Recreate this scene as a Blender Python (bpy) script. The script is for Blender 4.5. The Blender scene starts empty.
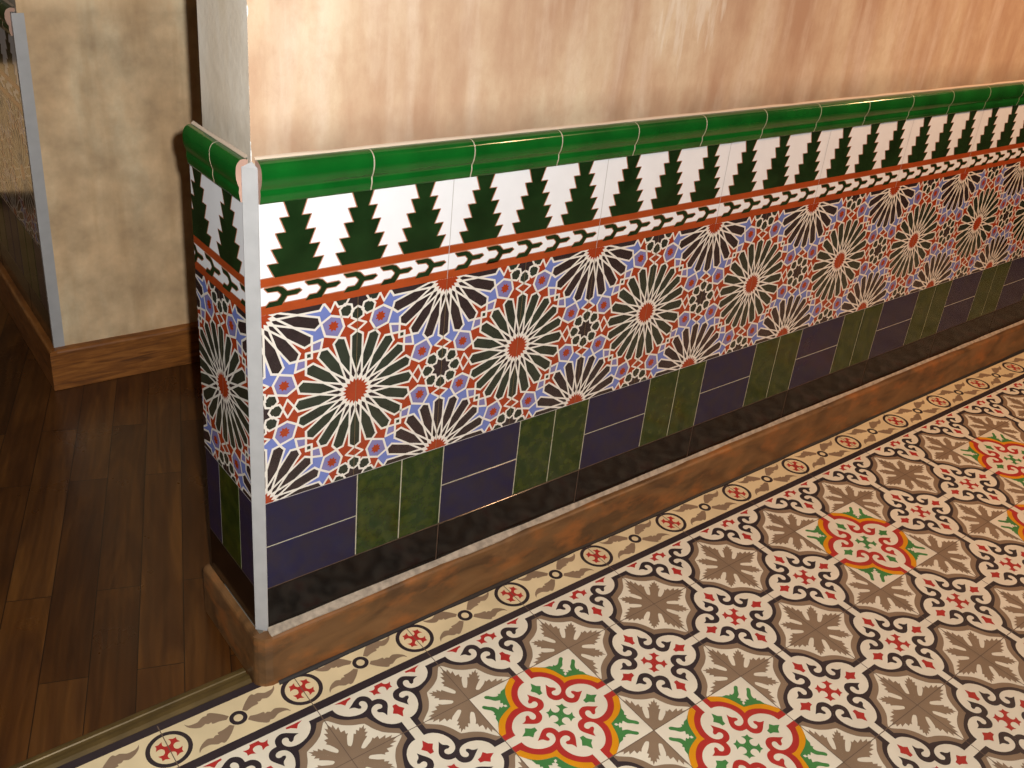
import bpy, bmesh, math, random
from mathutils import Matrix, Vector
random.seed(7)
S = bpy.context.scene
COL = S.collection

# ------------------------------------------------------------------ camera
cam_d = bpy.data.cameras.new('camera')
cam = bpy.data.objects.new('camera', cam_d)
COL.objects.link(cam)
RX = Vector((0.77874, -0.61946, 0.09917))      # right
RY = Vector((-0.20507, -0.40075, -0.89294))    # down
RZ = Vector((0.59288, 0.67503, -0.43911))      # forward
CP = Vector((-0.45962, -1.03481, 1.14934))
M = Matrix.Identity(4)
for i in range(3):
    M[i][0], M[i][1], M[i][2], M[i][3] = RX[i], -RY[i], -RZ[i], CP[i]
cam.matrix_world = M
cam_d.sensor_width = 36.0
cam_d.lens = 971.57 / 1024 * 36.0
cam_d.shift_x = -14.9 / 1024
cam_d.shift_y = -45.9 / 1024
cam_d.clip_start = 0.02
S.camera = cam

# ------------------------------------------------------------------ light
S.view_settings.view_transform = 'Standard'
S.view_settings.look = 'None'
S.view_settings.gamma = 1.0
S.view_settings.use_curve_mapping = False
S.view_settings.exposure = 0.0

W = bpy.data.worlds.new('world'); S.world = W
W.use_nodes = True
wn = W.node_tree.nodes; wl = W.node_tree.links
bg = wn['Background']
wt = wn.new('ShaderNodeTexCoord'); wm = wn.new('ShaderNodeSeparateXYZ'); wr = wn.new('ShaderNodeValToRGB')
wl.new(wt.outputs['Generated'], wm.inputs[0])
wa = wn.new('ShaderNodeMath'); wa.operation = 'MULTIPLY_ADD'; wa.inputs[1].default_value = .5; wa.inputs[2].default_value = .5
wl.new(wm.outputs['Z'], wa.inputs[0]); wl.new(wa.outputs[0], wr.inputs[0]); wl.new(wr.outputs[0], bg.inputs[0])
wr.color_ramp.elements[0].color = (.10, .055, .025, 1); wr.color_ramp.elements[0].position = .35
wr.color_ramp.elements[1].color = (.42, .27, .16, 1); wr.color_ramp.elements[1].position = .8
bg.inputs[1].default_value = 0.22


def lamp(name, typ, loc, power, color, size=.05, target=None, **kw):
    d = bpy.data.lights.new(name, typ)
    d.energy = power; d.color = color
    if typ == 'AREA':
        d.size = size
    else:
        d.shadow_soft_size = size
    for k, v in kw.items():
        setattr(d, k, v)
    o = bpy.data.objects.new(name, d); COL.objects.link(o)
    o.location = loc
    if target is not None:
        o.rotation_euler = (Vector(target) - Vector(loc)).to_track_quat('-Z', 'Y').to_euler()
    return o


# the compact camera's flash, just right of and above the lens
FL = CP + RX * .034 - RY * .026
lamp('camera_flash', 'SPOT', FL, 112, (1.0, .97, .93), .008, FL + RZ, spot_size=math.radians(115), spot_blend=.6)
# warm ceiling lamps of the room
lamp('ceiling_spot', 'SPOT', (2.2, -1.7, 2.5), 270, (1.0, .56, .30), .05, (2.0, .0, .95), spot_size=math.radians(78), spot_blend=1.0)
lamp('wall_lamp', 'AREA', (3.1, -.45, 1.9), 5, (1.0, .58, .28), .12, (2.2, 0, .6))
lamp('gleam_fill', 'AREA', (-.25, 2.35,   .22), .26, (1.0, .62, .28), .4, (-.02, 1.3, .5))  # added unseen light, set low to put a golden gleam on the far dado


# ------------------------------------------------------------------ materials
def lin(c):
    return tuple((x / 255 / 12.92) if x / 255 <= .04045 else ((x / 255 + .055) / 1.055) ** 2.4 for x in c) + (1,)


def mat(name, rgb, rough=.5, metal=0.0, coat=0.0, var=0.0, vscale=30.0, bump=0.0, bscale=200.0, spec=.5, rgb2=None, contrast=(.35, .65), k=1.0):
    m = bpy.data.materials.new(name); m.use_nodes = True
    nt = m.node_tree; b = nt.nodes['Principled BSDF']
    b.inputs['Roughness'].default_value = rough
    b.inputs['Metallic'].default_value = metal
    b.inputs['Coat Weight'].default_value = coat
    b.inputs['Coat Roughness'].default_value = .06
    b.inputs['Specular IOR Level'].default_value = spec
    tc = nt.nodes.new('ShaderNodeTexCoord')
    dv = lambda q: tuple(min(.9, x / k) for x in q[:3]) + (1,)
    c = dv(lin(rgb))
    if var > 0 or rgb2:
        n = nt.nodes.new('ShaderNodeTexNoise'); n.inputs['Scale'].default_value = vscale; n.inputs['Detail'].default_value = 5
        nt.links.new(tc.outputs['Object'], n.inputs['Vector'])
        r = nt.nodes.new('ShaderNodeValToRGB'); nt.links.new(n.outputs['Fac'], r.inputs[0])
        r.color_ramp.elements[0].position = contrast[0]; r.color_ramp.elements[1].position = contrast[1]
        if rgb2:
            r.color_ramp.elements[0].color = c; r.color_ramp.elements[1].color = dv(lin(rgb2))
        else:
            r.color_ramp.elements[0].color = tuple(x * (1 - var) for x in c[:3]) + (1,)
            r.color_ramp.elements[1].color = tuple(min(1, x * (1 + var)) for x in c[:3]) + (1,)
        nt.links.new(r.outputs[0], b.inputs['Base Color'])
    else:
        b.inputs['Base Color'].default_value = c
    if bump > 0:
        n2 = nt.nodes.new('ShaderNodeTexNoise'); n2.inputs['Scale'].default_value = bscale; n2.inputs['Detail'].default_value = 3
        nt.links.new(tc.outputs['Object'], n2.inputs['Vector'])
        bp = nt.nodes.new('ShaderNodeBump'); bp.inputs['Strength'].default_value = bump; bp.inputs['Distance'].default_value = .002
        nt.links.new(n2.outputs['Fac'], bp.inputs['Height']); nt.links.new(bp.outputs[0], b.inputs['Normal'])
    return m


def N(nt, t, **kw):
    n = nt.nodes.new(t)
    for k, v in kw.items():
        setattr(n, k, v)
    return n


def ramp(nt, src, stops):
    r = nt.nodes.new('ShaderNodeValToRGB')
    while len(r.color_ramp.elements) < len(stops):
        r.color_ramp.elements.new(.5)
    for e, (p, c) in zip(r.color_ramp.elements, stops):
        e.position = p; e.color = c if len(c) == 4 else lin(c)
    nt.links.new(src, r.inputs[0])
    return r


def noise(nt, vec, scale, detail=4, stretch=None, rough=.55):
    n = nt.nodes.new('ShaderNodeTexNoise'); n.inputs['Scale'].default_value = scale
    n.inputs['Detail'].default_value = detail; n.inputs['Roughness'].default_value = rough
    if stretch:
        mp = nt.nodes.new('ShaderNodeMapping'); mp.inputs['Scale'].default_value = stretch
        nt.links.new(vec, mp.inputs[0]); vec = mp.outputs[0]
    nt.links.new(vec, n.inputs['Vector'])
    return n.outputs['Fac']


def mix(nt, fac, a, b, mode='MIX'):
    m = nt.nodes.new('ShaderNodeMix'); m.data_type = 'RGBA'; m.blend_type = mode
    for s, v in ((m.inputs['Factor'], fac), (m.inputs['A'], a), (m.inputs['B'], b)):
        if isinstance(v, (int, float)):
            s.default_value = v
        elif isinstance(v, tuple):
            s.default_value = v if len(v) == 4 else lin(v)
        else:
            nt.links.new(v, s)
    return m.outputs['Result']


BW = ((0, 0, 0, 1), (1, 1, 1, 1))


def plaster(name, c_dark, c_mid, c_light, streak, chips=None, k=1.0):
    global lin
    lin_ = lin
    lin = lambda c: tuple(min(.92, q / k) for q in lin_(c)[:3]) + (1,)
    m = bpy.data.materials.new(name); m.use_nodes = True
    nt = m.node_tree; b = nt.nodes['Principled BSDF']
    tc = nt.nodes.new('ShaderNodeTexCoord'); v = tc.outputs['Object']
    f1 = noise(nt, v, 6.5, 6, (1.0, .9, .34), .6)
    base = ramp(nt, f1, [(.37, c_dark), (.5, c_mid), (.63, c_light)]).outputs[0]
    f2 = noise(nt, v, 14, 6, (1.6, 1.6, .2))
    s1 = ramp(nt, f2, [(.5, BW[0]), (.72, (.75, .75, .75, 1))]).outputs[0]
    base = mix(nt, s1, base, streak)
    f3 = noise(nt, v, 60, 6)
    s2 = ramp(nt, f3, [(.45, BW[0]), (.75, (.3, .3, .3, 1))]).outputs[0]
    base = mix(nt, s2, base, c_dark)
    sep = nt.nodes.new('ShaderNodeSeparateXYZ'); nt.links.new(v, sep.inputs[0])
    # rubbed band of dirt just above the cap rail
    mr = nt.nodes.new('ShaderNodeMapRange'); mr.inputs['From Min'].default_value = .80; mr.inputs['From Max'].default_value = .86
    mr.inputs['To Min'].default_value = 1; mr.inputs['To Max'].default_value = 0
    nt.links.new(sep.outputs['Z'], mr.inputs[0])
    f4 = noise(nt, v, 18, 5)
    mm = nt.nodes.new('ShaderNodeMath'); mm.operation = 'MULTIPLY'; nt.links.new(mr.outputs[0], mm.inputs[0]); nt.links.new(f4, mm.inputs[1])
    base = mix(nt, mm.outputs[0], base, tuple(int(x * .6) for x in c_dark))
    if chips:
        # white patches where the paint has gone at the arris
        mx = nt.nodes.new('ShaderNodeMapRange'); mx.inputs['From Min'].default_value = chips[1]; mx.inputs['From Max'].default_value = chips[1] + .009
        mx.inputs['To Min'].default_value = 1; mx.inputs['To Max'].default_value = 0
        nt.links.new(sep.outputs[chips[0]], mx.inputs[0])
        f5 = noise(nt, v, 26, 3)
        mt = nt.nodes.new('ShaderNodeMath'); mt.operation = 'MULTIPLY'; nt.links.new(mx.outputs[0], mt.inputs[0]); nt.links.new(f5, mt.inputs[1])
        ch = ramp(nt, mt.outputs[0], [(.53, BW[0]), (.56, BW[1])]).outputs[0]
        base = mix(nt, ch, base, (250, 246, 238))
        # scraped pale scratches in the middle of the wall
        f6 = noise(nt, v, 55, 4, (1.5, 1, .22))
        dx = nt.nodes.new('ShaderNodeVectorMath'); dx.operation = 'DISTANCE'; dx.inputs[1].default_value = (.72, .008, .98)
        nt.links.new(v, dx.inputs[0])
        md = nt.nodes.new('ShaderNodeMapRange'); md.inputs['From Min'].default_value = .02; md.inputs['From Max'].default_value = .34
        md.inputs['To Min'].default_value = .95; md.inputs['To Max'].default_value = .0
        nt.links.new(dx.outputs['Value'], md.inputs[0])
        m2 = nt.nodes.new('ShaderNodeMath'); m2.operation = 'MULTIPLY'; nt.links.new(md.outputs[0], m2.inputs[0]); nt.links.new(f6, m2.inputs[1])
        sc = ramp(nt, m2.outputs[0], [(.40, BW[0]), (.52, (.6, .6, .6, 1))]).outputs[0]
        base = mix(nt, sc, base, (246, 232, 212))
    nt.links.new(base, b.inputs['Base Color'])
    b.inputs['Roughness'].default_value = .62
    b.inputs['Specular IOR Level'].default_value = .3
    bp = nt.nodes.new('ShaderNodeBump'); bp.inputs['Strength'].default_value = .35; bp.inputs['Distance'].default_value = .003
    fb = noise(nt, v, 42, 8, None, .62)
    nt.links.new(fb, bp.inputs['Height']); nt.links.new(bp.outputs[0], b.inputs['Normal'])
    lin = lin_
    return m


def wood(name, c1, c2, c3, rough=.4, axis=(1, 10, 10), scale=6.0, boards=False, blotch=None):
    m = bpy.data.materials.new(name); m.use_nodes = True
    nt = m.node_tree; b = nt.nodes['Principled BSDF']
    tc = nt.nodes.new('ShaderNodeTexCoord'); v = tc.outputs['Object']
    if boards:
        mp = nt.nodes.new('ShaderNodeMapping'); mp.inputs['Rotation'].default_value = (0, 0, math.radians(-69.5))
        mp.inputs['Location'].default_value = (.2676, .0194, 0)
        nt.links.new(v, mp.inputs[0]); v = mp.outputs[0]
        br = nt.nodes.new('ShaderNodeTexBrick')
        br.offset = .37; br.squash = 1.0
        br.inputs['Scale'].default_value = 1.0
        br.inputs['Mortar Size'].default_value = .0007
        br.inputs['Brick Width'].default_value = .52
        br.inputs['Row Height'].default_value = .0675
        br.inputs['Color1'].default_value = (0, 0, 0, 1); br.inputs['Color2'].default_value = (1, 1, 1, 1)
        br.inputs['Mortar'].default_value = (.35, .35, .35, 1)
        nt.links.new(v, br.inputs['Vector'])
        # shift the grain from board to board
        ad = nt.nodes.new('ShaderNodeVectorMath'); ad.operation = 'MULTIPLY_ADD'
        ad.inputs[1].default_value = (7.3, 3.1, 5.0)
        nt.links.new(br.outputs['Color'], ad.inputs[0]); nt.links.new(v, ad.inputs[2])
        g = ad.outputs[0]
    else:
        g = v
    mp2 = nt.nodes.new('ShaderNodeMapping'); mp2.inputs['Scale'].default_value = axis
    nt.links.new(g, mp2.inputs[0])
    n1 = nt.nodes.new('ShaderNodeTexNoise'); n1.inputs['Scale'].default_value = scale; n1.inputs['Detail'].default_value = 6
    n1.inputs['Distortion'].default_value = 1.2
    nt.links.new(mp2.outputs[0], n1.inputs['Vector'])
    base = ramp(nt, n1.outputs['Fac'], [(.32, c1), (.5, c2), (.7, c3)]).outputs[0]
    if boards:
        wv = nt.nodes.new('ShaderNodeTexWave'); wv.inputs['Scale'].default_value = 4.0; wv.inputs['Distortion'].default_value = 7
        wv.inputs['Detail'].default_value = 3; wv.inputs['Detail Scale'].default_value = 1.1
        wv.bands_direction = 'Y'
        mp3 = nt.nodes.new('ShaderNodeMapping'); mp3.inputs['Scale'].default_value = (.5, 3.2, 1)
        nt.links.new(g, mp3.inputs[0]); nt.links.new(mp3.outputs[0], wv.inputs['Vector'])
        w2 = ramp(nt, wv.outputs['Fac'], [(.0, (.72, .72, .72, 1)), (.5, (1, 1, 1, 1)), (1, (.88, .88, .88, 1))]).outputs[0]
        base = mix(nt, .75, base, w2, 'MULTIPLY')
        tone = ramp(nt, br.outputs['Color'], [(.0, (.5, .44, .40, 1)), (.5, (.8, .74, .68, 1)), (1, (1.0, 1.0, .95, 1))]).outputs[0]
        base = mix(nt, 1.0, base, tone, 'MULTIPLY')
        base = mix(nt, br.outputs['Fac'], base, (16, 9, 5))
    if blotch:
        f = noise(nt, tc.outputs['Object'], 14, 5, (1, 1, 2))
        base = mix(nt, ramp(nt, f, [(.5, BW[0]), (.68, (.8, .8, .8, 1))]).outputs[0], base, blotch)
        f = noise(nt, tc.outputs['Object'], 24, 5, (.6, 1, 2))
        base = mix(nt, ramp(nt, f, [(.58, BW[0]), (.75, (.5, .5, .5, 1))]).outputs[0], base, (60, 38, 22))
    nt.links.new(base, b.inputs['Base Color'])
    b.inputs['Roughness'].default_value = rough
    rr = ramp(nt, noise(nt, tc.outputs['Object'], 7, 4), [(.3, (rough * .8,) * 3 + (1,)), (.7, (min(1, rough * 1.35),) * 3 + (1,))]).outputs[0]
    nt.links.new(rr, b.inputs['Roughness'])
    bp = nt.nodes.new('ShaderNodeBump'); bp.inputs['Strength'].default_value = .12; bp.inputs['Distance'].default_value = .001
    nt.links.new(n1.outputs['Fac'], bp.inputs['Height']); nt.links.new(bp.outputs[0], b.inputs['Normal'])
    return m


G = dict(coat=.15, rough=.16, bump=.05, bscale=28, k=1.75)
FK = 1.22
MT = dict(
    white=mat('glaze_white', (246, 248, 252), var=.02, **dict(G, k=1.3)),
    tree=mat('glaze_tree_green', (30, 56, 26), var=.25, vscale=25, **G),
    outline=mat('glaze_outline', (206, 142, 112), **G),
    orange=mat('glaze_orange', (192, 84, 38), var=.08, **G),
    redt=mat('glaze_red', (186, 70, 34), var=.08, **G),
    strap=mat('glaze_strap', (255, 249, 238), **dict(G, k=1.55)),
    petal=mat('glaze_petal_green', (52, 62, 50), var=.2, **G),
    brown=mat('glaze_brown', (58, 46, 48), var=.2, **G),
    blue=mat('glaze_periwinkle', (128, 146, 222), var=.06, **G),
    lilac=mat('glaze_lilac', (146, 142, 200), var=.06, **G),
    joint=mat('tile_joint', (126, 104, 66), rough=.7, k=1.75),
    jointw=mat('tile_joint_pale', (206, 200, 196), rough=.7, k=1.75),
    grout=mat('grout', (206, 200, 176), rough=.8, var=.15, vscale=90, k=1.7),
    darkgrout=mat('dark_grout', (92, 68, 50), rough=.8, var=.3, vscale=60, k=1.7),
    caulk=mat('off_white_filler', (226, 206, 184), rough=.7, k=1.4),
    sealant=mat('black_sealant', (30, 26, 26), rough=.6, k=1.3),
    rail=mat('glaze_rail_green', (16, 116, 38), var=.22, vscale=14, coat=.3, rough=.14, bump=.12, bscale=22, k=2.15),
    clay=mat('bare_clay', (214, 172, 152), rough=.8, var=.1, k=1.7),
    navy=mat('glaze_navy', (46, 43, 76), rough=.16, rgb2=(54, 48, 66), vscale=38, bump=.07, bscale=30, k=1.7, spec=.25),
    green=mat('glaze_mottled_green', (24, 56, 16), rough=.14, rgb2=(68, 82, 24), vscale=52, bump=.12, bscale=40, contrast=(.38, .68), k=1.75, spec=.45),
    black=mat('glaze_black', (20, 16, 16), rough=.14, rgb2=(42, 30, 23), vscale=34, bump=.1, bscale=38, contrast=(.45, .8), k=2.0, spec=.28),
    steel=mat('aluminium', (206, 207, 208), rough=.5, metal=.1, var=.05, vscale=40, bump=.04, bscale=160, k=1.6),
    mortar=mat('mortar', (178, 164, 146), rough=.9, var=.25, vscale=80, bump=.6, bscale=140, k=1.5),
    # cement floor tiles
    cream=mat('cement_cream', (230, 222, 202), rough=.42, var=.05, vscale=16, bump=.03, bscale=90, k=FK, spec=.35),
    edgecream=mat('cement_edge_cream', (224, 206, 166), rough=.42, var=.08, vscale=12, bump=.03, bscale=90, k=FK, spec=.35),
    taupe=mat('cement_taupe', (140, 118, 96), rough=.42, var=.07, vscale=18, bump=.03, bscale=90, k=FK, spec=.35),
    dark=mat('cement_dark', (52, 44, 48), rough=.4, var=.12, vscale=18, k=FK, spec=.35),
    cred=mat('cement_red', (178, 48, 44), rough=.42, var=.07, vscale=18, k=FK, spec=.35),
    amber=mat('cement_amber', (222, 148, 16), rough=.42, var=.05, vscale=18, k=FK, spec=.35),
    cgreen=mat('cement_green', (66, 130, 68), rough=.42, var=.1, vscale=18, k=FK, spec=.35),
    fjoint=mat('floor_joint', (110, 90, 74), rough=.8, k=FK),
    brass=mat('worn_brass', (86, 70, 38), rough=.45, metal=.3, var=.25, vscale=20),
)
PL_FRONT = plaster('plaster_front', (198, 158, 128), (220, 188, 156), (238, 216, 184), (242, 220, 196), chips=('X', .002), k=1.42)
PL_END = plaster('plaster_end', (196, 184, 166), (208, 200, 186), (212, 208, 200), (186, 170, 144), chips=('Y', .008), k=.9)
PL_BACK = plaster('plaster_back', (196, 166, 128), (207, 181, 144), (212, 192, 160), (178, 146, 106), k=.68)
WD_BOARD = wood('baseboard_wood', (74, 51, 29), (100, 70, 40), (118, 84, 50), .45, (2, 5, 5), 4, blotch=(140, 86, 40))
WD_BACK = wood('baseboard_wood_back', (92, 54, 22), (128, 78, 32), (152, 98, 44), .42, (1.5, 1.5, 16), 7, blotch=(112, 66, 24))
WD_FLOOR = wood('wood_floor_boards', (70, 41, 17), (86, 53, 22), (108, 70, 30), .3, (1.2, 7, 1), 3.0, boards=True)


# ------------------------------------------------------------------ object helpers
def tag(o, label=None, cat=None, group=None, kind=None):
    for k, v in (('label', label), ('category', cat), ('group', group), ('kind', kind)):
        if v:
            o[k] = v
    return o


def empty(name, loc=(0, 0, 0), rz=0.0):
    o = bpy.data.objects.new(name, None); COL.objects.link(o)
    o.empty_display_size = .05
    o.location = loc; o.rotation_euler = (0, 0, rz)
    return o


class PM:
    """collects polygons with materials and links them as one mesh"""
    def __init__(self):
        self.v = []; self.f = []; self.m = []; self.names = []; self.sm = []

    def mi(self, m):
        if m not in self.names:
            self.names.append(m)
        return self.names.index(m)

    def poly(self, pts, m, smooth=False):
        n = len(self.v); self.v += [tuple(p) for p in pts]
        self.f.append(list(range(n, n + len(pts)))); self.m.append(self.mi(m)); self.sm.append(smooth)

    def grid(self, rows, m, smooth=True, closed=False):
        """rows: list of equally long point lists, joined by quads"""
        n = len(self.v); w = len(rows[0])
        for r in rows:
            self.v += [tuple(p) for p in r]
        k = self.mi(m)
        for i in range(len(rows) - 1):
            for j in range(w if closed else w - 1):
                a = n + i * w + j; b = n + i * w + (j + 1) % w
                self.f.append([a, b, b + w, a + w]); self.m.append(k); self.sm.append(smooth)

    def box(self, a, b, m, bev=0.0):
        x0, y0, z0 = a; x1, y1, z1 = b
        P = [(x0, y0, z0), (x1, y0, z0), (x1, y1, z0), (x0, y1, z0), (x0, y0, z1), (x1, y0, z1), (x1, y1, z1), (x0, y1, z1)]
        n = len(self.v); self.v += P; k = self.mi(m)
        for q in ((0, 3, 2, 1), (4, 5, 6, 7), (0, 1, 5, 4), (1, 2, 6, 5), (2, 3, 7, 6), (3, 0, 4, 7)):
            self.f.append([n + i for i in q]); self.m.append(k); self.sm.append(False)

    def prism(self, pts, z0, z1, m):
        n = len(pts)
        self.poly([(x, y, z1) for x, y in pts], m); self.poly([(x, y, z0) for x, y in reversed(pts)], m)
        for i in range(n):
            a, b = pts[i], pts[(i + 1) % n]
            self.poly([(a[0], a[1], z0), (b[0], b[1], z0), (b[0], b[1], z1), (a[0], a[1], z1)], m)

    def build(self, name, parent=None, xf=None, merge=False):
        me = bpy.data.meshes.new(name)
        vs = self.v if xf is None else [xf(p) for p in self.v]
        me.from_pydata(vs, [], self.f)
        for m in self.names:
            me.materials.append(MT[m] if isinstance(m, str) else m)
        me.polygons.foreach_set('material_index', self.m)
        me.polygons.foreach_set('use_smooth', self.sm)
        if merge:
            bm = bmesh.new(); bm.from_mesh(me)
            bmesh.ops.remove_doubles(bm, verts=bm.verts, dist=1e-5)
            bmesh.ops.recalc_face_normals(bm, faces=bm.faces)
            bm.to_mesh(me); bm.free()
        me.update()
        o = bpy.data.objects.new(name, me); COL.objects.link(o)
        if parent:
            o.parent = parent
        return o


def clip(poly, x0, x1, y0, y1):
    def cut(P, f, inter):
        out = []
        for i in range(len(P)):
            a, b = P[i - 1], P[i]
            fa, fb = f(a), f(b)
            if fa >= 0 and fb >= 0:
                out.append(b)
            elif fa >= 0 > fb:
                t = fa / (fa - fb); out.append(tuple(a[k] + t * (b[k] - a[k]) for k in (0, 1)))
            elif fa < 0 <= fb:
                t = fa / (fa - fb); out.append(tuple(a[k] + t * (b[k] - a[k]) for k in (0, 1))); out.append(b)
        return out
    for f in (lambda p: p[0] - x0, lambda p: x1 - p[0], lambda p: p[1] - y0, lambda p: y1 - p[1]):
        poly = cut(poly, f, None)
        if len(poly) < 3:
            return []
    return poly


def strip(a, b, w, ext=None):
    dx, dy = b[0] - a[0], b[1] - a[1]; L = math.hypot(dx, dy) or 1e-9
    ux, uy = dx / L, dy / L
    e = w * .35 if ext is None else ext
    a = (a[0] - ux * e, a[1] - uy * e); b = (b[0] + ux * e, b[1] + uy * e)
    px, py = -uy * w / 2, ux * w / 2
    return [(a[0] + px, a[1] + py), (b[0] + px, b[1] + py), (b[0] - px, b[1] - py), (a[0] - px, a[1] - py)]


# ------------------------------------------------------------------ star (laceria) tile pattern, unit = star period
def pol(r, deg):
    a = math.radians(deg)
    return (r * math.sin(a), r * math.cos(a))


SW = .0115


def star_shapes(kind):
    """shapes around one 20-petal star at the origin -> list of (layer, material, polygon)"""
    out = []
    pm = 'petal' if kind == 'A' else 'brown'
    kit = 'redt' if kind == 'A' else 'blue'
    out.append((1, 'brown', [pol(.192, 9 + 18 * k) for k in range(20)]))
    for k in range(20):
        c = 18 * k
        def L(r, d):
            return pol(r, c + d)
        out.append((2, pm, [L(.325, 0), L(.307, 6), L(.19, 9), L(.10, 0), L(.19, -9), L(.307, -6)]))
    if kind == 'B':
        for q in range(4):
            for s in (1, -1):
                def T(p):
                    x, y = p[0] * s, p[1]
                    for _ in range(q):
                        x, y = y, -x
                    return (x, y)
                out.append((2, 'blue', [T(p) for p in (pol(.192, 9), pol(.307, 6), (0, .327), (.048, .36), (.07, .36), (.1, .309), pol(.307, 12))]))
                out.append((2, 'blue', [T(p) for p in (pol(.192, 27), pol(.307, 24), (.1, .309), (.168, .332), (.18, .32), (.191, .263), pol(.307, 30))]))
    out.append((3, 'strap', [pol(.080, 9 + 18 * k) for k in range(20)]))
    # straps
    for k in range(20):
        a = 18 * k
        ca, sa = math.cos(math.radians(a)), math.sin(math.radians(a))
        def R(p):
            return (p[0] * ca + p[1] * sa, -p[0] * sa + p[1] * ca)
        for s in (1, -1):
            out.append((4, 'strap', strip(R((s * .0315, .305)), R((s * .0295, .048)), SW * .9)))
            out.append((4, 'strap', strip(R((s * .0315, .305)), R((0, .325)), SW)))
    out.append((5, 'redt', [pol(.073 if i % 2 else .054, 9 * i) for i in range(40)]))
    for q in range(4):
        for s in (1, -1):
            def T(p):
                x, y = p[0] * s, p[1]
                for _ in range(q):
                    x, y = y, -x
                return (x, y)
            def seg(a, b):
                out.append((4, 'strap', strip(T(a), T(b), SW)))
            # corner of the small square and the pointed caps that run on past the petals
            seg((.155, .265), (.265, .265)); seg((.191, .263), (.18, .32))
            if kind == 'A':
                out.append((2, 'lilac', [T(p) for p in ((.187, .268), (.235, .268), (.235, .30), (.182, .318))]))
                if s > 0:
                    out.append((3, 'petal', [T(p) for p in ((.235, .235), (.265, .235), (.265, .265), (.235, .265))]))
    return out


def eight_shapes():
    out = []
    out.append((2, 'brown', [(r * math.sin(math.radians(22.5 * i)), r * math.cos(math.radians(22.5 * i))) for i, r in enumerate([.046, .074] * 8)]))
    for k in range(8):
        a = 45 * k
        hx = []
        for j in range(6):
            x, y = .0365 * math.sin(math.radians(60 * j)), .0835 + .0365 * math.cos(math.radians(60 * j))
            ca, sa = math.cos(math.radians(a)), math.sin(math.radians(a))
            hx.append((x * ca + y * sa, -x * sa + y * ca))
        out.append((3, 'petal', hx))
        for j in range(6):
            out.append((4, 'strap', strip(hx[j], hx[(j + 1) % 6], SW * .9)))
    for q in range(4):
        def T(p):
            x, y = p
            for _ in range(q):
                x, y = y, -x
            return (x, y)
        rh = [T(p) for p in ((0, .118), (.048, .141), (0, .175), (-.048, .141))]
        for j in range(4):
            out.append((4, 'strap', strip(rh[j], rh[(j + 1) % 4], SW * .9)))
        hx = [T(p) for p in ((.086, .086), (.070, .139), (.1, .189), (.168, .168), (.189, .1), (.139, .070))]
        out.append((3, 'lilac', hx))
        for j in range(6):
            out.append((4, 'strap', strip(hx[j], hx[(j + 1) % 6], SW)))
        cx, cy = T((.125, .125))
        out.append((5, 'redt', [(cx + (.029 if i % 2 else .019) * math.sin(math.radians(22.5 * i)), cy + (.029 if i % 2 else .019) * math.cos(math.radians(22.5 * i))) for i in range(16)]))
    return out


P = .287
SA, SB, SE = star_shapes('A'), star_shapes('B'), eight_shapes()
Z_BLACK, Z_PLAIN, Z_STAR, Z_OR2, Z_BRAID, Z_OR1, Z_TREE, Z_RAIL, Z_TOP = .096, .1713, .3214, .6084, .6205, .647, .6575, .755, .807
ZC = (Z_STAR + Z_OR2) / 2
LAY = .00009


def star_panel(u0, u1, o):
    """panel between u0 and u1 along the wall, lattice origin (type B star) at u=o; returns [(layer, mat, poly(u,z))]"""
    res = [(0, 'redt', [(u0, Z_STAR), (u1, Z_STAR), (u1, Z_OR2), (u0, Z_OR2)])]
    k0 = math.floor((u0 - o) / (P / 2)) - 1; k1 = math.ceil((u1 - o) / (P / 2)) + 1
    for k in range(k0, k1 + 1):
        for j in (-1, 0, 1):
            half = (k + (j + 1)) % 2           # (k even, j=-1) -> star B on the bottom border
            if j == 0:
                sh = SA if k % 2 else SE
            else:
                sh = SE if k % 2 else SB
            cu, cz = o + k * P / 2, ZC + j * P / 2
            for lay, m, pl in sh:
                q = clip([(cu + x * P, cz + y * P) for x, y in pl], u0, u1, Z_STAR, Z_OR2)
                if q:
                    res.append((lay, m, q))
        u = o + k * P / 2
        if u0 < u < u1:
            res.append((6, 'joint', [(u - .0004, Z_STAR), (u + .0004, Z_STAR), (u + .0004, Z_OR2), (u - .0004, Z_OR2)]))
    res.append((7, 'jointw', [(u0, Z_STAR), (u1, Z_STAR), (u1, Z_STAR + .0011), (u0, Z_STAR + .0011)]))
    return res


TREEH = [(.0158, .755), (.0085, .734), (.0210, .734), (.0131, .7146), (.0268, .7146), (.0184, .6945), (.0327, .6945), (.0237, .6755), (.0381, .6755), (.0291, .6575)]


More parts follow.
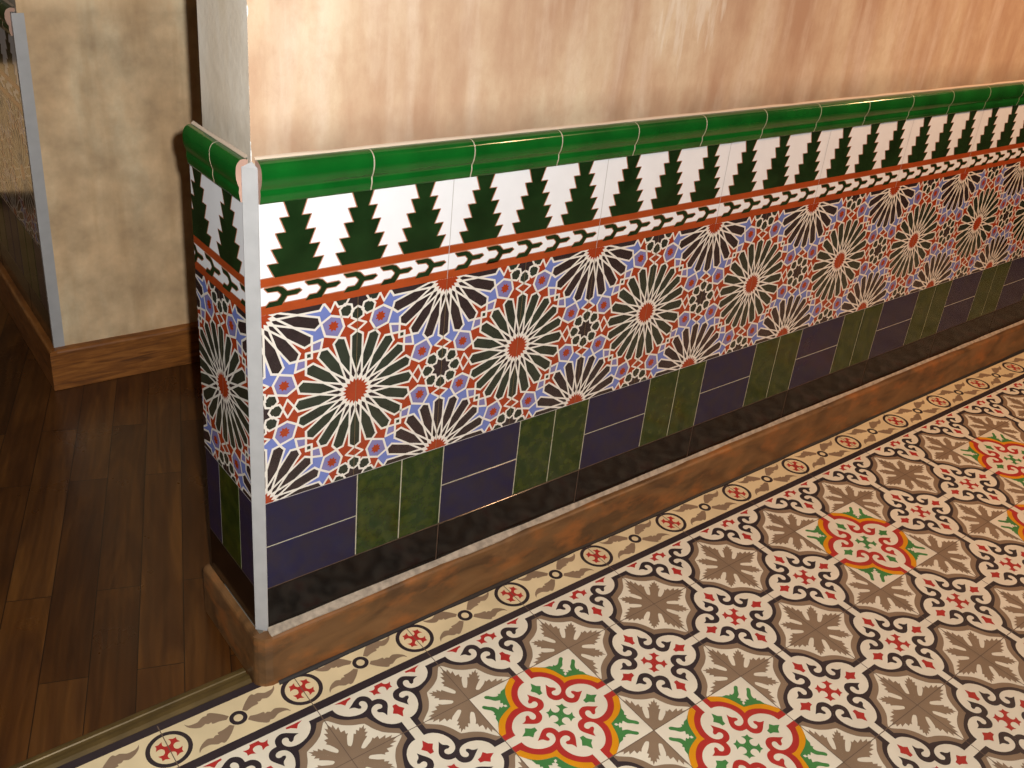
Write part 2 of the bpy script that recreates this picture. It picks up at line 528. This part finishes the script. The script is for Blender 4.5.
def frieze(u0, u1, o, sgn=1):
    """tile k spans o+sgn*k*P .. o+sgn*(k+1)*P"""
    res = [(0, 'white', [(u0, Z_OR2), (u1, Z_OR2), (u1, Z_RAIL), (u0, Z_RAIL)])]
    def add(lay, m, pl):
        q = clip(pl, u0, u1, Z_OR2, Z_RAIL)
        if q:
            res.append((lay, m, q))
    add(2, 'orange', [(u0, Z_OR2), (u1, Z_OR2), (u1, Z_BRAID), (u0, Z_BRAID)])
    add(2, 'orange', [(u0, Z_OR1), (u1, Z_OR1), (u1, Z_TREE), (u0, Z_TREE)])
    for z in (Z_BRAID, Z_OR1, Z_TREE):
        add(1, 'outline', [(u0, z - .0012), (u1, z - .0012), (u1, z + .0012), (u0, z + .0012)])
    n = int((u1 - u0) / P) + 3
    Y = [(-.001, .6446), (.0170, .6450), (.0232, .6428), (.0296, .6360), (.0462, .6364), (.0490, .6338), (.0428, .6298), (.0292, .6298), (.0218, .6184),
         (-.001, .6180), (.0052, .6250), (.0155, .6250), (.0205, .6300), (.0215, .6332), (.0165, .6386), (.0035, .6392)]
    for k in range(-1, n):
        b = o + sgn * k * P
        for c in (.054, .1476, .2412):
            cx = b + sgn * c
            pl = [(cx + h, z) for h, z in TREEH] + [(cx - h, z) for h, z in reversed(TREEH)]
            for i in range(len(TREEH) - 1):
                for s in (1, -1):
                    a, d = TREEH[i], TREEH[i + 1]
                    add(2, 'outline', strip((cx + s * a[0], a[1]), (cx + s * d[0], d[1]), .0019, .0006))
            # the green body, tier by tier
            for i in range(0, len(TREEH), 2):
                (h0, z0), (h1, z1) = TREEH[i], TREEH[i + 1]
                add(3, 'tree', [(cx - h0 + .0006, z0), (cx + h0 - .0006, z0), (cx + h1 - .0006, z1), (cx - h1 + .0006, z1)])
        for j in range(5):
            x = b + sgn * (.0125 + .0552 * j)
            yy = [(x + sgn * p[0], p[1]) for p in Y]
            for i in range(len(yy)):
                add(1, 'outline', strip(yy[i], yy[(i + 1) % len(yy)], .0026, .0006))
            q = clip(yy, u0, u1, Z_OR2, Z_RAIL)
            if q and min(p[0] for p in yy) >= u0 and max(p[0] for p in yy) <= u1:
                res.append((2, 'tree', yy))
            elif q:
                res.append((2, 'tree', q))
        u = b
        if u0 < u < u1:
            res.append((5, 'jointw', [(u - .0005, Z_OR2), (u + .0005, Z_OR2), (u + .0005, Z_RAIL), (u - .0005, Z_RAIL)]))
    return res


def lay_tiles(name, shapes, xf, parent, grout_depth=.008, step=None, span=None):
    pm = PM()
    for i, (lay, m, pl) in enumerate(shapes):
        d = lay * LAY + (i % 29) * LAY * .03
        pm.poly([xf(u, d, z) for u, z in pl], m)
    return pm.build(name, parent)


def tile_box(pm, u0, u1, z0, z1, m, xf, t=.0035, r=.0012, front=.0):
    """a slightly pillowed glazed tile, its face at depth `front` towards the room"""
    g = .00075
    u0 += g; u1 -= g; z0 += g; z1 -= g
    if u1 - u0 < .003:
        return
    def ring(i, d):
        return [xf(u0 + i, d, z0 + i), xf(u1 - i, d, z0 + i), xf(u1 - i, d, z1 - i), xf(u0 + i, d, z1 - i)]
    pm.grid([ring(0, front - t), ring(0, front - r * .6), ring(r * .4, front - r * .15), ring(r * 1.6, front)], m, smooth=False, closed=True)
    pm.poly(ring(r * 1.6, front), m)


# cap rail profile: (depth towards the room, z), from the wall top down to its lip
RAIL = [(-.008, .8065), (-.002, .8070), (.0020, .8062), (.0062, .8038), (.0090, .8000), (.0103, .7955), (.0106, .7900), (.0100, .7845), (.0086, .7795),
        (.0066, .7755), (.0054, .7735), (.0054, .7712), (.0060, .7685), (.0060, .7655), (.0050, .7620), (.0042, .7590), (.0038, .7555), (.0010, .7548), (-.008, .7548)]


def dado(name, u0, u1, xf, star_o, frieze_o, sgn, rail_joints, plain, black_joints, parts_label=None):
    """plain: list of (u0,u1,kind) with kind navy2 / navy / green"""
    root = empty(name)
    # mortar bed behind the tiles
    pm = PM()
    c = [xf(u0, -.0075, Z_BLACK - .004), xf(u1, -.0075, Z_BLACK - .004), xf(u1, -.0075, Z_TOP - .004), xf(u0, -.0075, Z_TOP - .004)]
    d = [xf(u0, -.0006, Z_BLACK), xf(u1, -.0006, Z_BLACK), xf(u1, -.0006, Z_RAIL), xf(u0, -.0006, Z_RAIL)]
    pm.grid([c, d], 'grout', smooth=False, closed=True)
    zz = Z_PLAIN + .0018
    pm.poly([xf(u0, -.0006, zz), xf(u1, -.0006, zz), d[2], d[3]], 'grout'); pm.poly([d[0], d[1], xf(u1, -.0006, zz), xf(u0, -.0006, zz)], 'darkgrout'); pm.poly(list(reversed(c)), 'grout')
    tag(pm.build('grout_bed', root), 'pale grout between the tiles')
    o = lay_tiles('star_tiles', star_panel(u0, u1, star_o), xf, root); tag(o, 'tiles with interlaced white stars on red, green and blue')
    o = lay_tiles('tree_frieze_tiles', frieze(u0, u1, frieze_o, sgn), xf, root); tag(o, 'white tiles with stepped dark green trees over a braid between orange lines')
    # cap rail, one moulded piece after the other
    js = sorted(j for j in rail_joints if u0 < j < u1)
    ed = [u0] + js + [u1]
    for a, b in zip(ed[:-1], ed[1:]):
        pm = PM()
        a2, b2 = a + .0009, b - .0009
        n = 6
        rows = [[xf(a2 + (b2 - a2) * i / n, dd, z) for dd, z in RAIL] for i in range(n + 1)]
        pm.grid(rows, 'rail')
        pm.poly([xf(a2, dd, z) for dd, z in RAIL], 'clay'); pm.poly([xf(b2, dd, z) for dd, z in reversed(RAIL)], 'clay')
        pm.build('cap_rail_tile', root)
    pm = PM()
    n = max(2, int((u1 - u0) / .05)); rows = []
    for i in range(n + 1):
        u = u0 + (u1 - u0) * i / n
        w = .0010 * math.sin(i * 2.1) * math.sin(i * .7)
        rows.append([xf(u, -.0080, .8062), xf(u, -.0045, .8072), xf(u, -.0052, .8088 + w * .5), xf(u, -.0078, .8104 + w), xf(u, -.0085, .8104 + w)])
    pm.grid(rows, 'caulk')
    tag(pm.build('caulk_line', root), 'thin off-white line of filler above the cap rail')
    for j in js:
        pm = PM()
        pm.grid([[xf(j + e, dd - .0004, z) for dd, z in RAIL] for e in (-.0010, .0010)], 'grout')
        pm.build('rail_joint', root)
    names = {'navy': 'navy_tile', 'green': 'green_tile', 'black': 'black_tile'}
    labels = {'navy': 'dark blue glazed tile', 'green': 'mottled green glazed tile', 'black': 'black glazed tile above the baseboard'}

    def single(a, b, z0, z1, kk):
        q = PM(); tile_box(q, a, b, z0, z1, kk, xf)
        if q.f:
            tag(q.build(names[kk], root), labels[kk])
    for a, b, k in plain:
        a, b = max(a, u0), min(b, u1)
        if b - a < .004:
            continue
        if k == 'navy2':
            zm = (Z_PLAIN + Z_STAR) / 2
            single(a, b, Z_PLAIN, zm, 'navy'); single(a, b, zm, Z_STAR, 'navy')
        else:
            single(a, b, Z_PLAIN, Z_STAR, k)
    js = sorted(j for j in black_joints if u0 < j < u1)
    ed = [u0] + js + [u1]
    for a, b in zip(ed[:-1], ed[1:]):
        single(a, b, Z_BLACK, Z_PLAIN, 'black')
    return root


XF_FRONT = lambda u, d, z: (u, -d, z)
EX = -.0072
XF_END = lambda u, d, z: (EX - (d * .7 if d > .0012 else d), u, z)

# ------------------------------------------------------------------ room shell
X1 = 3.7
pm = PM()
# the near wall with its free end: front plaster, end plaster
pm.poly([(.002, .008, 0), (X1, .008, 0), (X1, .008, 2.7), (.002, .008, 2.7)], PL_FRONT)
pm.poly([(.002, .150, 0), (.002, .008, 0), (.002, .008, 2.7), (.002, .150, 2.7)], PL_END)
pm.poly([(X1, .150, 0), (.002, .150, 0), (.002, .150, 2.7), (X1, .150, 2.7)], PL_BACK)
pm.poly([(X1, .008, 0), (X1, .150, 0), (X1, .150, 2.7), (X1, .008, 2.7)], PL_BACK)
pm.poly([(.002, .008, 2.7), (X1, .008, 2.7), (X1, .150, 2.7), (.002, .150, 2.7)], PL_BACK)
tag(pm.build('wall_front'), kind='structure')

# the wall beyond the passage
FR = math.radians(-1.6)
fo = Vector((-.0085, 1.0275, 0))
def far(u, d, z, plane):          # plane 0: the plastered face towards us; plane 1: its tiled end
    if plane == 0:
        a = math.radians(-2.2)
        return (fo.x + u * math.cos(a) + d * math.sin(a), fo.y + u * math.sin(a) - d * math.cos(a), z)
    a = FR
    return (fo.x - u * math.sin(a) - d * math.cos(a), fo.y + u * math.cos(a) - d * math.sin(a), z)
pm = PM()
pm.poly([far(.008, 0, 0, 0), far(X1, 0, 0, 0), far(X1, 0, 2.7, 0), far(.008, 0, 2.7, 0)], PL_BACK)
a0, a1 = far(.0, -.008, 0, 1), far(2.6, -.008, 0, 1)
b0 = far(.008, 0, 0, 0)
pm.poly([a1, (b0[0], b0[1], 0), (b0[0], b0[1], 2.7), (a1[0], a1[1], 2.7)], PL_END)
pm.poly([(X1, a1[1], 0), (a1[0], a1[1], 0), (a1[0], a1[1], 2.7), (X1, a1[1], 2.7)], PL_BACK)
tag(pm.build('wall_back'), kind='structure')

# ------------------------------------------------------------------ tiled dados
gx = -.0024; GW = .153
plain = []
k = 0
while gx + k * GW < X1:
    a = gx + k * GW
    if k % 2 == 0:
        plain.append((a, a + GW, 'navy2'))
    else:
        plain += [(a, a + GW / 2, 'green'), (a + GW / 2, a + GW, 'green')]
    k += 1
D1 = dado('tile_dado', .0058, 3.55, XF_FRONT, 0.0, 0.0, 1, [.0010 + .1552 * k for k in range(1, 26)], plain, [gx + 2 * GW * k for k in range(1, 14)])
tag(D1, 'long glazed tile dado with star pattern and green cap rail on the right-hand wall', 'tile dado')
D2 = dado('tile_dado', .0128, .1765, XF_END, .096 - P / 2, .2065, -1, [.0903],
          [(.1275, .1765, 'navy'), (.0585, .1275, 'green'), (.0128, .0585, 'navy')], [])
tag(D2, 'narrow strip of glazed tile dado on the short free end of the near wall', 'tile dado')
far_plain = []
for k in range(0, 18):
    a = .014 + k * .0765
    far_plain.append((a, a + .0765, ('navy', 'green', 'green', 'navy')[k % 4]))
D3 = dado('tile_dado', .014, 2.3, lambda u, d, z: far(u, d, z, 1), -.05, .12, -1 if False else 1, [.07 + .1552 * k for k in range(16)], far_plain, [.2 + .306 * k for k in range(8)])
tag(D3, 'glazed tile dado in shadow at the far left, beyond the passage', 'tile dado')

# aluminium arris strips
pm = PM()
pts = [(.0058, -.0008), (.0002, .0032), (-.0080, .0128), (-.0030, .0136), (.0058, .0062)]
pts = [(.0062, -.0010), (.0050, -.0013), (-.0082, .0118), (-.0080, .0130), (-.0030, .0138), (.0062, .0062)]
pm.prism(pts, .0935, .7985, 'steel')
# pointed cap on top
pm.poly([(.0062, -.0010, .7985), (.0050, -.0013, .7985), (.0015, .0045, .806)], 'steel')
pm.poly([(.0050, -.0013, .7985), (-.0082, .0118, .7985), (.0015, .0045, .806)], 'steel')
pm.poly([(-.0082, .0118, .7985), (-.0030, .0138, .7985), (.0015, .0045, .806)], 'steel')
pm.poly([(-.0030, .0138, .7985), (.0062, .0062, .7985), (.0015, .0045, .806)], 'steel')
o = pm.build('corner_strip')
tag(o, 'pale metal edge strip up the near tiled corner, between the two tile dados', 'metal strip')
pm = PM()
f0 = [far(.016, .0012, 0, 0), far(-.004, .0012, 0, 0), far(.0, .0012, 0, 1), far(.0, .0012, 0, 1)]
q = [far(.020, -.002, 0, 0), far(.020, .0012, 0, 0), far(-.002, .0012, 0, 0), far(.006, .0016, 0, 1), far(.013, .0012, 0, 1), far(.013, -.006, 0, 1)]
pm.prism([(a[0], a[1]) for a in q][::-1], .09, .800, 'steel')
o = pm.build('corner_strip')
tag(o, 'pale metal edge strip on the far left corner, beside bare cream plaster', 'metal strip')

# ------------------------------------------------------------------ baseboards
def board(name, path, h, t, m, parent=None, flip=1, fillet=True):
    """path: two points along the wall foot (tile face); t towards the room"""
    (ax, ay), (bx, by) = path
    L = math.hypot(bx - ax, by - ay); ux, uy = (bx - ax) / L, (by - ay) / L
    nx, ny = uy * flip, -ux * flip
    prof = [(0, 0), (t, 0), (t, h - .007), (t - .0012, h - .0035), (t - .004, h - .001), (t - .007, h), (0, h + .0005)]
    n = max(2, int(L / .06))
    pm = PM()
    random.seed(3)
    rows = []
    for i in range(n + 1):
        s = L * i / n
        w = random.uniform(-.0007, .0007) if 0 < i < n else 0
        rows.append([(ax + ux * s + nx * (d + (w if d > 0 else 0)), ay + uy * s + ny * (d + (w if d > 0 else 0)), z + (w if z > 0 else 0)) for d, z in prof])
    pm.grid(rows, m, smooth=False)
    pm.poly(rows[0], m); pm.poly(rows[-1][::-1], m)
    o = pm.build(name, parent, merge=True)
    if parent is None:
        tag(o, kind='structure')
    if fillet:
        pm = PM(); rows = []
        for i in range(n + 1):
            s = L * i / n
            r = random.uniform(-.0012, .0012)
            k = max(0.35, 1 - s / 1.6)
            rows.append([(ax + ux * s + nx * d, ay + uy * s + ny * d, z) for d, z in
                         [(0, h - .004), (t * .62 * k + .002 + r, h - .001), (t * .58 * k + .001 + r, h + .0016), (t * .25 * k, h + .0045), (0, h + .0062 + r)]])
        pm.grid(rows, 'mortar')
        pm.poly(rows[0], 'mortar'); pm.poly(rows[-1][::-1], 'mortar')
        tag(pm.build('mortar_fillet', o), 'rough grey mortar along the top of the board')
    return o


BH = .0925
bf = board('baseboard_front', ((.0045, 0), (X1, 0)), BH, .018, WD_BOARD)
be = board('baseboard_right', ((EX, .0), (EX, .186)), BH, .0105, WD_BOARD, flip=-1, fillet=False)
pm = PM()
pm.prism([(.0045, -.0183), (.0045, .0), (EX, .0), (-.0180, .0), (-.0170, -.0035), (-.0135, -.0085), (-.0060, -.0150)], 0, BH + .0015, WD_BOARD)
tag(pm.build('corner_block', bf, merge=True), 'rounded corner post of the baseboard')
a, b = far(0, .0, 0, 0), far(3.4, .0, 0, 0)
board('baseboard_back', ((a[0], a[1]), (b[0], b[1])), .097, .017, WD_BACK, fillet=False)
a, b = far(-.017, 0, 0, 1), far(2.5, .0, 0, 1)
board('baseboard_left', ((a[0], a[1]), (b[0], b[1])), .097, .015, WD_BACK, flip=-1, fillet=False)


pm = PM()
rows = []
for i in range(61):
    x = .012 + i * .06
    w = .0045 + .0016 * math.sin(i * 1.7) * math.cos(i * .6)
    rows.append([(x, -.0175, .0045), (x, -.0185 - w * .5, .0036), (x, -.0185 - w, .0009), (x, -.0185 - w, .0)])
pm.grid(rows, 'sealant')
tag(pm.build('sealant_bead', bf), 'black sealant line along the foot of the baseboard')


# ------------------------------------------------------------------ floors
def catmull(pts):
    """pts: (x, y) smooth or (x, y, 1) corner; open chain, returns dense list"""
    out = []
    n = len(pts)
    for i in range(n - 1):
        p1, p2 = pts[i], pts[i + 1]
        c1, c2 = len(p1) > 2, len(p2) > 2
        p0 = p1 if (c1 or i == 0) else pts[i - 1]
        p3 = p2 if (c2 or i + 2 >= n) else pts[i + 2]
        out.append((p1[0], p1[1]))
        if c1 and c2:
            continue
        L = math.hypot(p2[0] - p1[0], p2[1] - p1[1])
        st = 3 if L > .035 else 2
        for s in range(1, st):
            t = s / st
            out.append(tuple(.5 * (2 * p1[k] + (p2[k] - p0[k]) * t + (2 * p0[k] - 5 * p1[k] + 4 * p2[k] - p3[k]) * t * t + (3 * p1[k] - p0[k] - 3 * p2[k] + p3[k]) * t ** 3) for k in (0, 1)))
    out.append((pts[-1][0], pts[-1][1]))
    return out


C = 1
SCROLL = catmull([(.228, .228, C), (.262, .232), (.300, .225), (.343, .207), (.385, .178), (.420, .142), (.445, .103), (.455, .086, C), (.5, .086, C), (.5, .036, C), (.405, .036, C),
                  (.401, .068), (.386, .103), (.361, .133), (.328, .158), (.288, .174), (.25, .180), (.214, .176), (.186, .162), (.168, .139), (.162, .112), (.168, .091),
                  (.184, .078), (.2, .078), (.213, .088), (.215, .105), (.211, .120), (.219, .136, C), (.238, .130), (.252, .110), (.268, .099), (.298, .093, C), (.262, .070), (.224, .044),
                  (.193, .032), (.165, .036), (.138, .052), (.121, .08), (.1165, .1165, C)])
SCROLL_B = catmull([(.228, .228, C), (.258, .221), (.290, .208), (.323, .194), (.356, .177), (.386, .156), (.412, .129), (.434, .098), (.445, .080, C), (.5, .080, C)] +
                   [(.5, .036, C), (.405, .036, C), (.401, .068), (.386, .103), (.361, .133), (.328, .158), (.288, .174), (.25, .180), (.214, .176), (.186, .162), (.168, .139), (.162, .112), (.168, .091),
                    (.184, .078), (.2, .078), (.213, .088), (.215, .105), (.211, .120), (.219, .136, C), (.238, .130), (.252, .110), (.268, .099), (.298, .093, C), (.262, .070), (.224, .044),
                    (.193, .032), (.165, .036), (.138, .052), (.121, .08), (.1165, .1165, C)])
BAND = catmull([(.272, .272, C), (.305, .262), (.345, .250), (.388, .232), (.429, .204), (.465, .165), (.490, .128), (.5, .104, C), (.5, .086, C), (.455, .086, C),
                (.44, .10), (.40, .15), (.30, .215), (.22, .22, C)])
BAND_T = catmull([(.272, .272, C), (.300, .259), (.333, .246), (.370, .226), (.418, .190), (.456, .141), (.484, .105), (.5, .098, C), (.5, .06, C), (.43, .06, C), (.35, .14, C), (.20, .20, C)])
# the band's inner side lies below the scroll, so only its outer side matters
CROSS = catmull([(0, 0, C), (.034, 0, C), (.038, .018), (.053, .031), (.073, .031), (.092, .024, C), (.083, .044), (.077, .056), (.080, .080, C)])
GREEN = catmull([(.272, .272, C), (.305, .262), (.345, .250), (.388, .232), (.429, .204), (.465, .165), (.490, .128, C), (.462, .172, C), (.440, .205, C), (.434, .243, C), (.416, .262, C), (.426, .280, C),
                 (.411, .284, C), (.411, .306), (.425, .330), (.456, .362), (.458, .384), (.440, .390), (.412, .362), (.380, .336), (.366, .300, C), (.340, .318, C), (.334, .300, C), (.312, .310, C), (.308, .290, C), (.288, .288, C)])


def lf(p, q):
    return (.5 - q, .5 - p)


LEAFP = [(0, 0, C), (.372, .000, C), (.325, .014, C), (.345, .032, C), (.290, .032, C), (.306, .058, C), (.252, .050, C), (.254, .082, C), (.222, .074, C), (.218, .090, C), (.196, .070, C), (.170, .056), (.128, .038), (.112, .044), (.108, .058),
         (.150, .094), (.192, .120, C), (.181, .134, C), (.214, .152, C), (.194, .164, C), (.220, .186, C), (.204, .190, C), (.222, .222, C)]
LEAF = catmull([lf(p[0], p[1]) + ((C,) if len(p) > 2 else ()) for p in LEAFP])
# big lobe/small lobe wedge is in (along edge, away from edge) space: s = .5-q, t = .5-p
ARROW = [(.240, -.016), (.270, -.022), (.306, -.050), (.326, -.022), (.370, 0), (.326, .022), (.306, .050), (.270, .022), (.240, .016)]


def wedge_maps(half=False):
    """eight symmetric copies of the wedge s>=t>=0; x,y tile-centred"""
    m = []
    for q in range(4):
        for s in (1, -1):
            def T(p, q=q, s=s):
                x, y = p[0], p[1] * s
                for _ in range(q):
                    x, y = -y, x
                return (x, y)
            m.append(T)
    return m


def medallion(colour, half=False):
    out = []
    line, band, small = ('cred', 'amber', 'cgreen') if colour else ('dark', 'taupe', 'cred')
    for T in wedge_maps():
        def add(lay, m, pts):
            pl = [T(p) for p in pts]
            if half:
                pl = clip(pl, -.5, .5, -.5, -.0)       # keep the side away from the wall
                if not pl:
                    return
            out.append((lay, m, pl))
        if colour:
            add(1, 'cgreen', GREEN)
        else:
            add(1, 'taupe', LEAF)
        add(2, band, BAND if colour else BAND_T)
        add(3, 'cream', [(0, 0)] + [(.40, .0), (.401, .068), (.386, .103), (.361, .133), (.328, .158), (.288, .174), (.228, .200), (.20, .20)])
        add(4, line, SCROLL if colour else SCROLL_B)
        add(5, small, CROSS)
        add(3, 'cream', [(.38, 0), (.5, 0), (.5, .036), (.38, .036)])
    for q in range(4):
        def T4(p):
            x, y = p
            for _ in range(q):
                x, y = -y, x
            return (x, y)
        pl = [T4(p) for p in ARROW]
        if half:
            pl = clip(pl, -.5, .5, -.5, 0)
        if pl:
            out.append((5, small, pl))
    return out


MED_B, MED_C, MED_H = medallion(False), medallion(True), medallion(False, True)


def ring(cx, cy, r0, r1, n=28):
    o = []
    for i in range(n):
        a, b = 2 * math.pi * i / n, 2 * math.pi * (i + 1) / n
        o.append([(cx + r0 * math.cos(a), cy + r0 * math.sin(a)), (cx + r1 * math.cos(a), cy + r1 * math.sin(a)), (cx + r1 * math.cos(b), cy + r1 * math.sin(b)), (cx + r0 * math.cos(b), cy + r0 * math.sin(b))])
    return o


LEAFLET = catmull([(.05, .05, C), (.094, .103), (.150, .150), (.172, .152, C), (.183, .139), (.205, .143), (.227, .133), (.250, .119), (.273, .116), (.316, .122), (.341, .148, C), (.331, .114), (.300, .082), (.270, .065),
                   (.246, .060), (.215, .074, C), (.196, .060), (.173, .066, C), (.173, .046), (.126, .042), (.076, .027, C)])


def edging():
    """tile of the border, x from 0..1 (joint to joint), y 0..1 from the wall side (0) to the field (1)"""
    o = []
    o.append((0, 'edgecream', [(0, .05), (1, .05), (1, .42), (0, .42)]))
    o.append((0, 'dark', [(0, -.02), (1, -.02), (1, .05), (0, .05)]))
    o.append((1, 'dark', [(0, .412), (1, .412), (1, .482), (0, .482)]))
    o.append((0, 'cream', [(0, .482), (1, .482), (1, 1), (0, 1)]))
    cy = .235
    for p in ring(.5, cy, .033, .064, 22):
        o.append((3, 'dark', p))
    # four acanthus leaves round the small ring
    for sx, sy in ((1, 1), (-1, 1), (1, -1), (-1, -1)):
        sw = 1
        pl = [(.5 + sx * p[0], cy + sy * p[1]) for p in LEAFLET]
        o.append((2, 'taupe', pl))
    for cx, lo, hi in ((0, 0, 1), (1, 0, 1)):
        for p in ring(cx, cy, .125, .156, 36):
            q = clip(p, 0, 1, 0, 1)
            if q:
                o.append((3, 'dark', q))
        for T in wedge_maps():
            q = clip([(cx + T(p)[0] * .92, cy + T(p)[1] * .92) for p in CROSS], 0, 1, 0, 1)
            if q:
                o.append((3, 'cred', q))
    for lay, m, pl in MED_H:
        o.append((lay, m, [(x + .5, .5 - y) for x, y in pl]))
    # thin pale line closing the half medallion against the black strip, red spandrels
    o.append((6, 'dark', [(0, .412), (1, .412), (1, .482), (0, .482)]))
    return o


EDGE = edging()
FT = .2
TH = -.00636
OX, OY = -.16399, -.04711
YL = .15278
FZ = .00008


def floor_pt(a, b, z=0.0):
    x, y = a * FT, -YL - b * FT
    return (OX + math.cos(TH) * x - math.sin(TH) * y, OY + math.sin(TH) * x + math.cos(TH) * y, z)


coloured = {(2, 0), (3, 1), (6, 0), (9, 0), (8, 1), (5, 3), (12, 2), (1, 3), (-1, 2), (8, 4), (11, 4)}
pm = PM()
A0, A1, ROWS = -4, 17, 7
for a in range(A0, A1):
    for i, (lay, m, pl) in enumerate(EDGE):
        pm.poly([floor_pt(a + x, -1 + y, lay * FZ + (i % 23) * FZ * .035) for x, y in pl], m)
    for b in range(0, ROWS):
        pm.poly([floor_pt(a + x, b + y) for x, y in ((0, 0), (1, 0), (1, 1), (0, 1))], 'cream')
        for i, (lay, m, pl) in enumerate(MED_C if (a, b) in coloured else MED_B):
            pm.poly([floor_pt(a + .5 + x, b + .5 - y, lay * FZ + (i % 23) * FZ * .035) for x, y in pl], m)
# joints
jw = .0035
for a in range(A0, A1 + 1):
    pm.poly([floor_pt(a - jw, -1, 8 * FZ), floor_pt(a + jw, -1, 8 * FZ), floor_pt(a + jw, ROWS, 8 * FZ), floor_pt(a - jw, ROWS, 8 * FZ)], 'fjoint')
for b in range(0, ROWS + 1):
    pm.poly([floor_pt(A0, b - jw, 8 * FZ), floor_pt(A0, b + jw, 8 * FZ), floor_pt(A1, b + jw, 8 * FZ), floor_pt(A1, b - jw, 8 * FZ)], 'fjoint')
# screed under the tiles
p = [floor_pt(A0 - 1, -1.02, -.0004), floor_pt(A1, -1.02, -.0004), floor_pt(A1, ROWS, -.0004), floor_pt(A0 - 1, ROWS, -.0004)]
pm.poly(p, 'fjoint')
tag(pm.build('floor'), kind='structure')

pm = PM()
pm.poly([(-2.4, .0, -.001), (4.2, .0, -.001), (4.2, 4.6, -.001), (-2.4, 4.6, -.001)], WD_FLOOR)
tag(pm.build('floor'), kind='structure')

# threshold profile between the boards and the cement tiles
prof = [(.0380, .000), (.0372, .0022), (.0335, .0034), (.0285, .0034), (.0272, .0020), (.0225, .0016), (.0212, .0036), (.0160, .0048), (.0095, .0042), (.0060, .0026), (.0046, .0003), (.0046, -.0008), (.0380, -.0008)]
pm = PM()
rows = []
for i in range(13):
    x = -1.9 + (1.9 - .0195) * i / 12
    rows.append([(x, y + (x + .2) * -.002, z) for y, z in prof])
pm.grid(rows, 'brass', smooth=False, closed=True)
pm.poly(rows[0], 'brass'); pm.poly(rows[-1][::-1], 'brass')
o = pm.build('threshold_strip', merge=True)
tag(o, 'worn ribbed brass threshold strip where the wooden boards meet the patterned tiles', 'threshold strip')
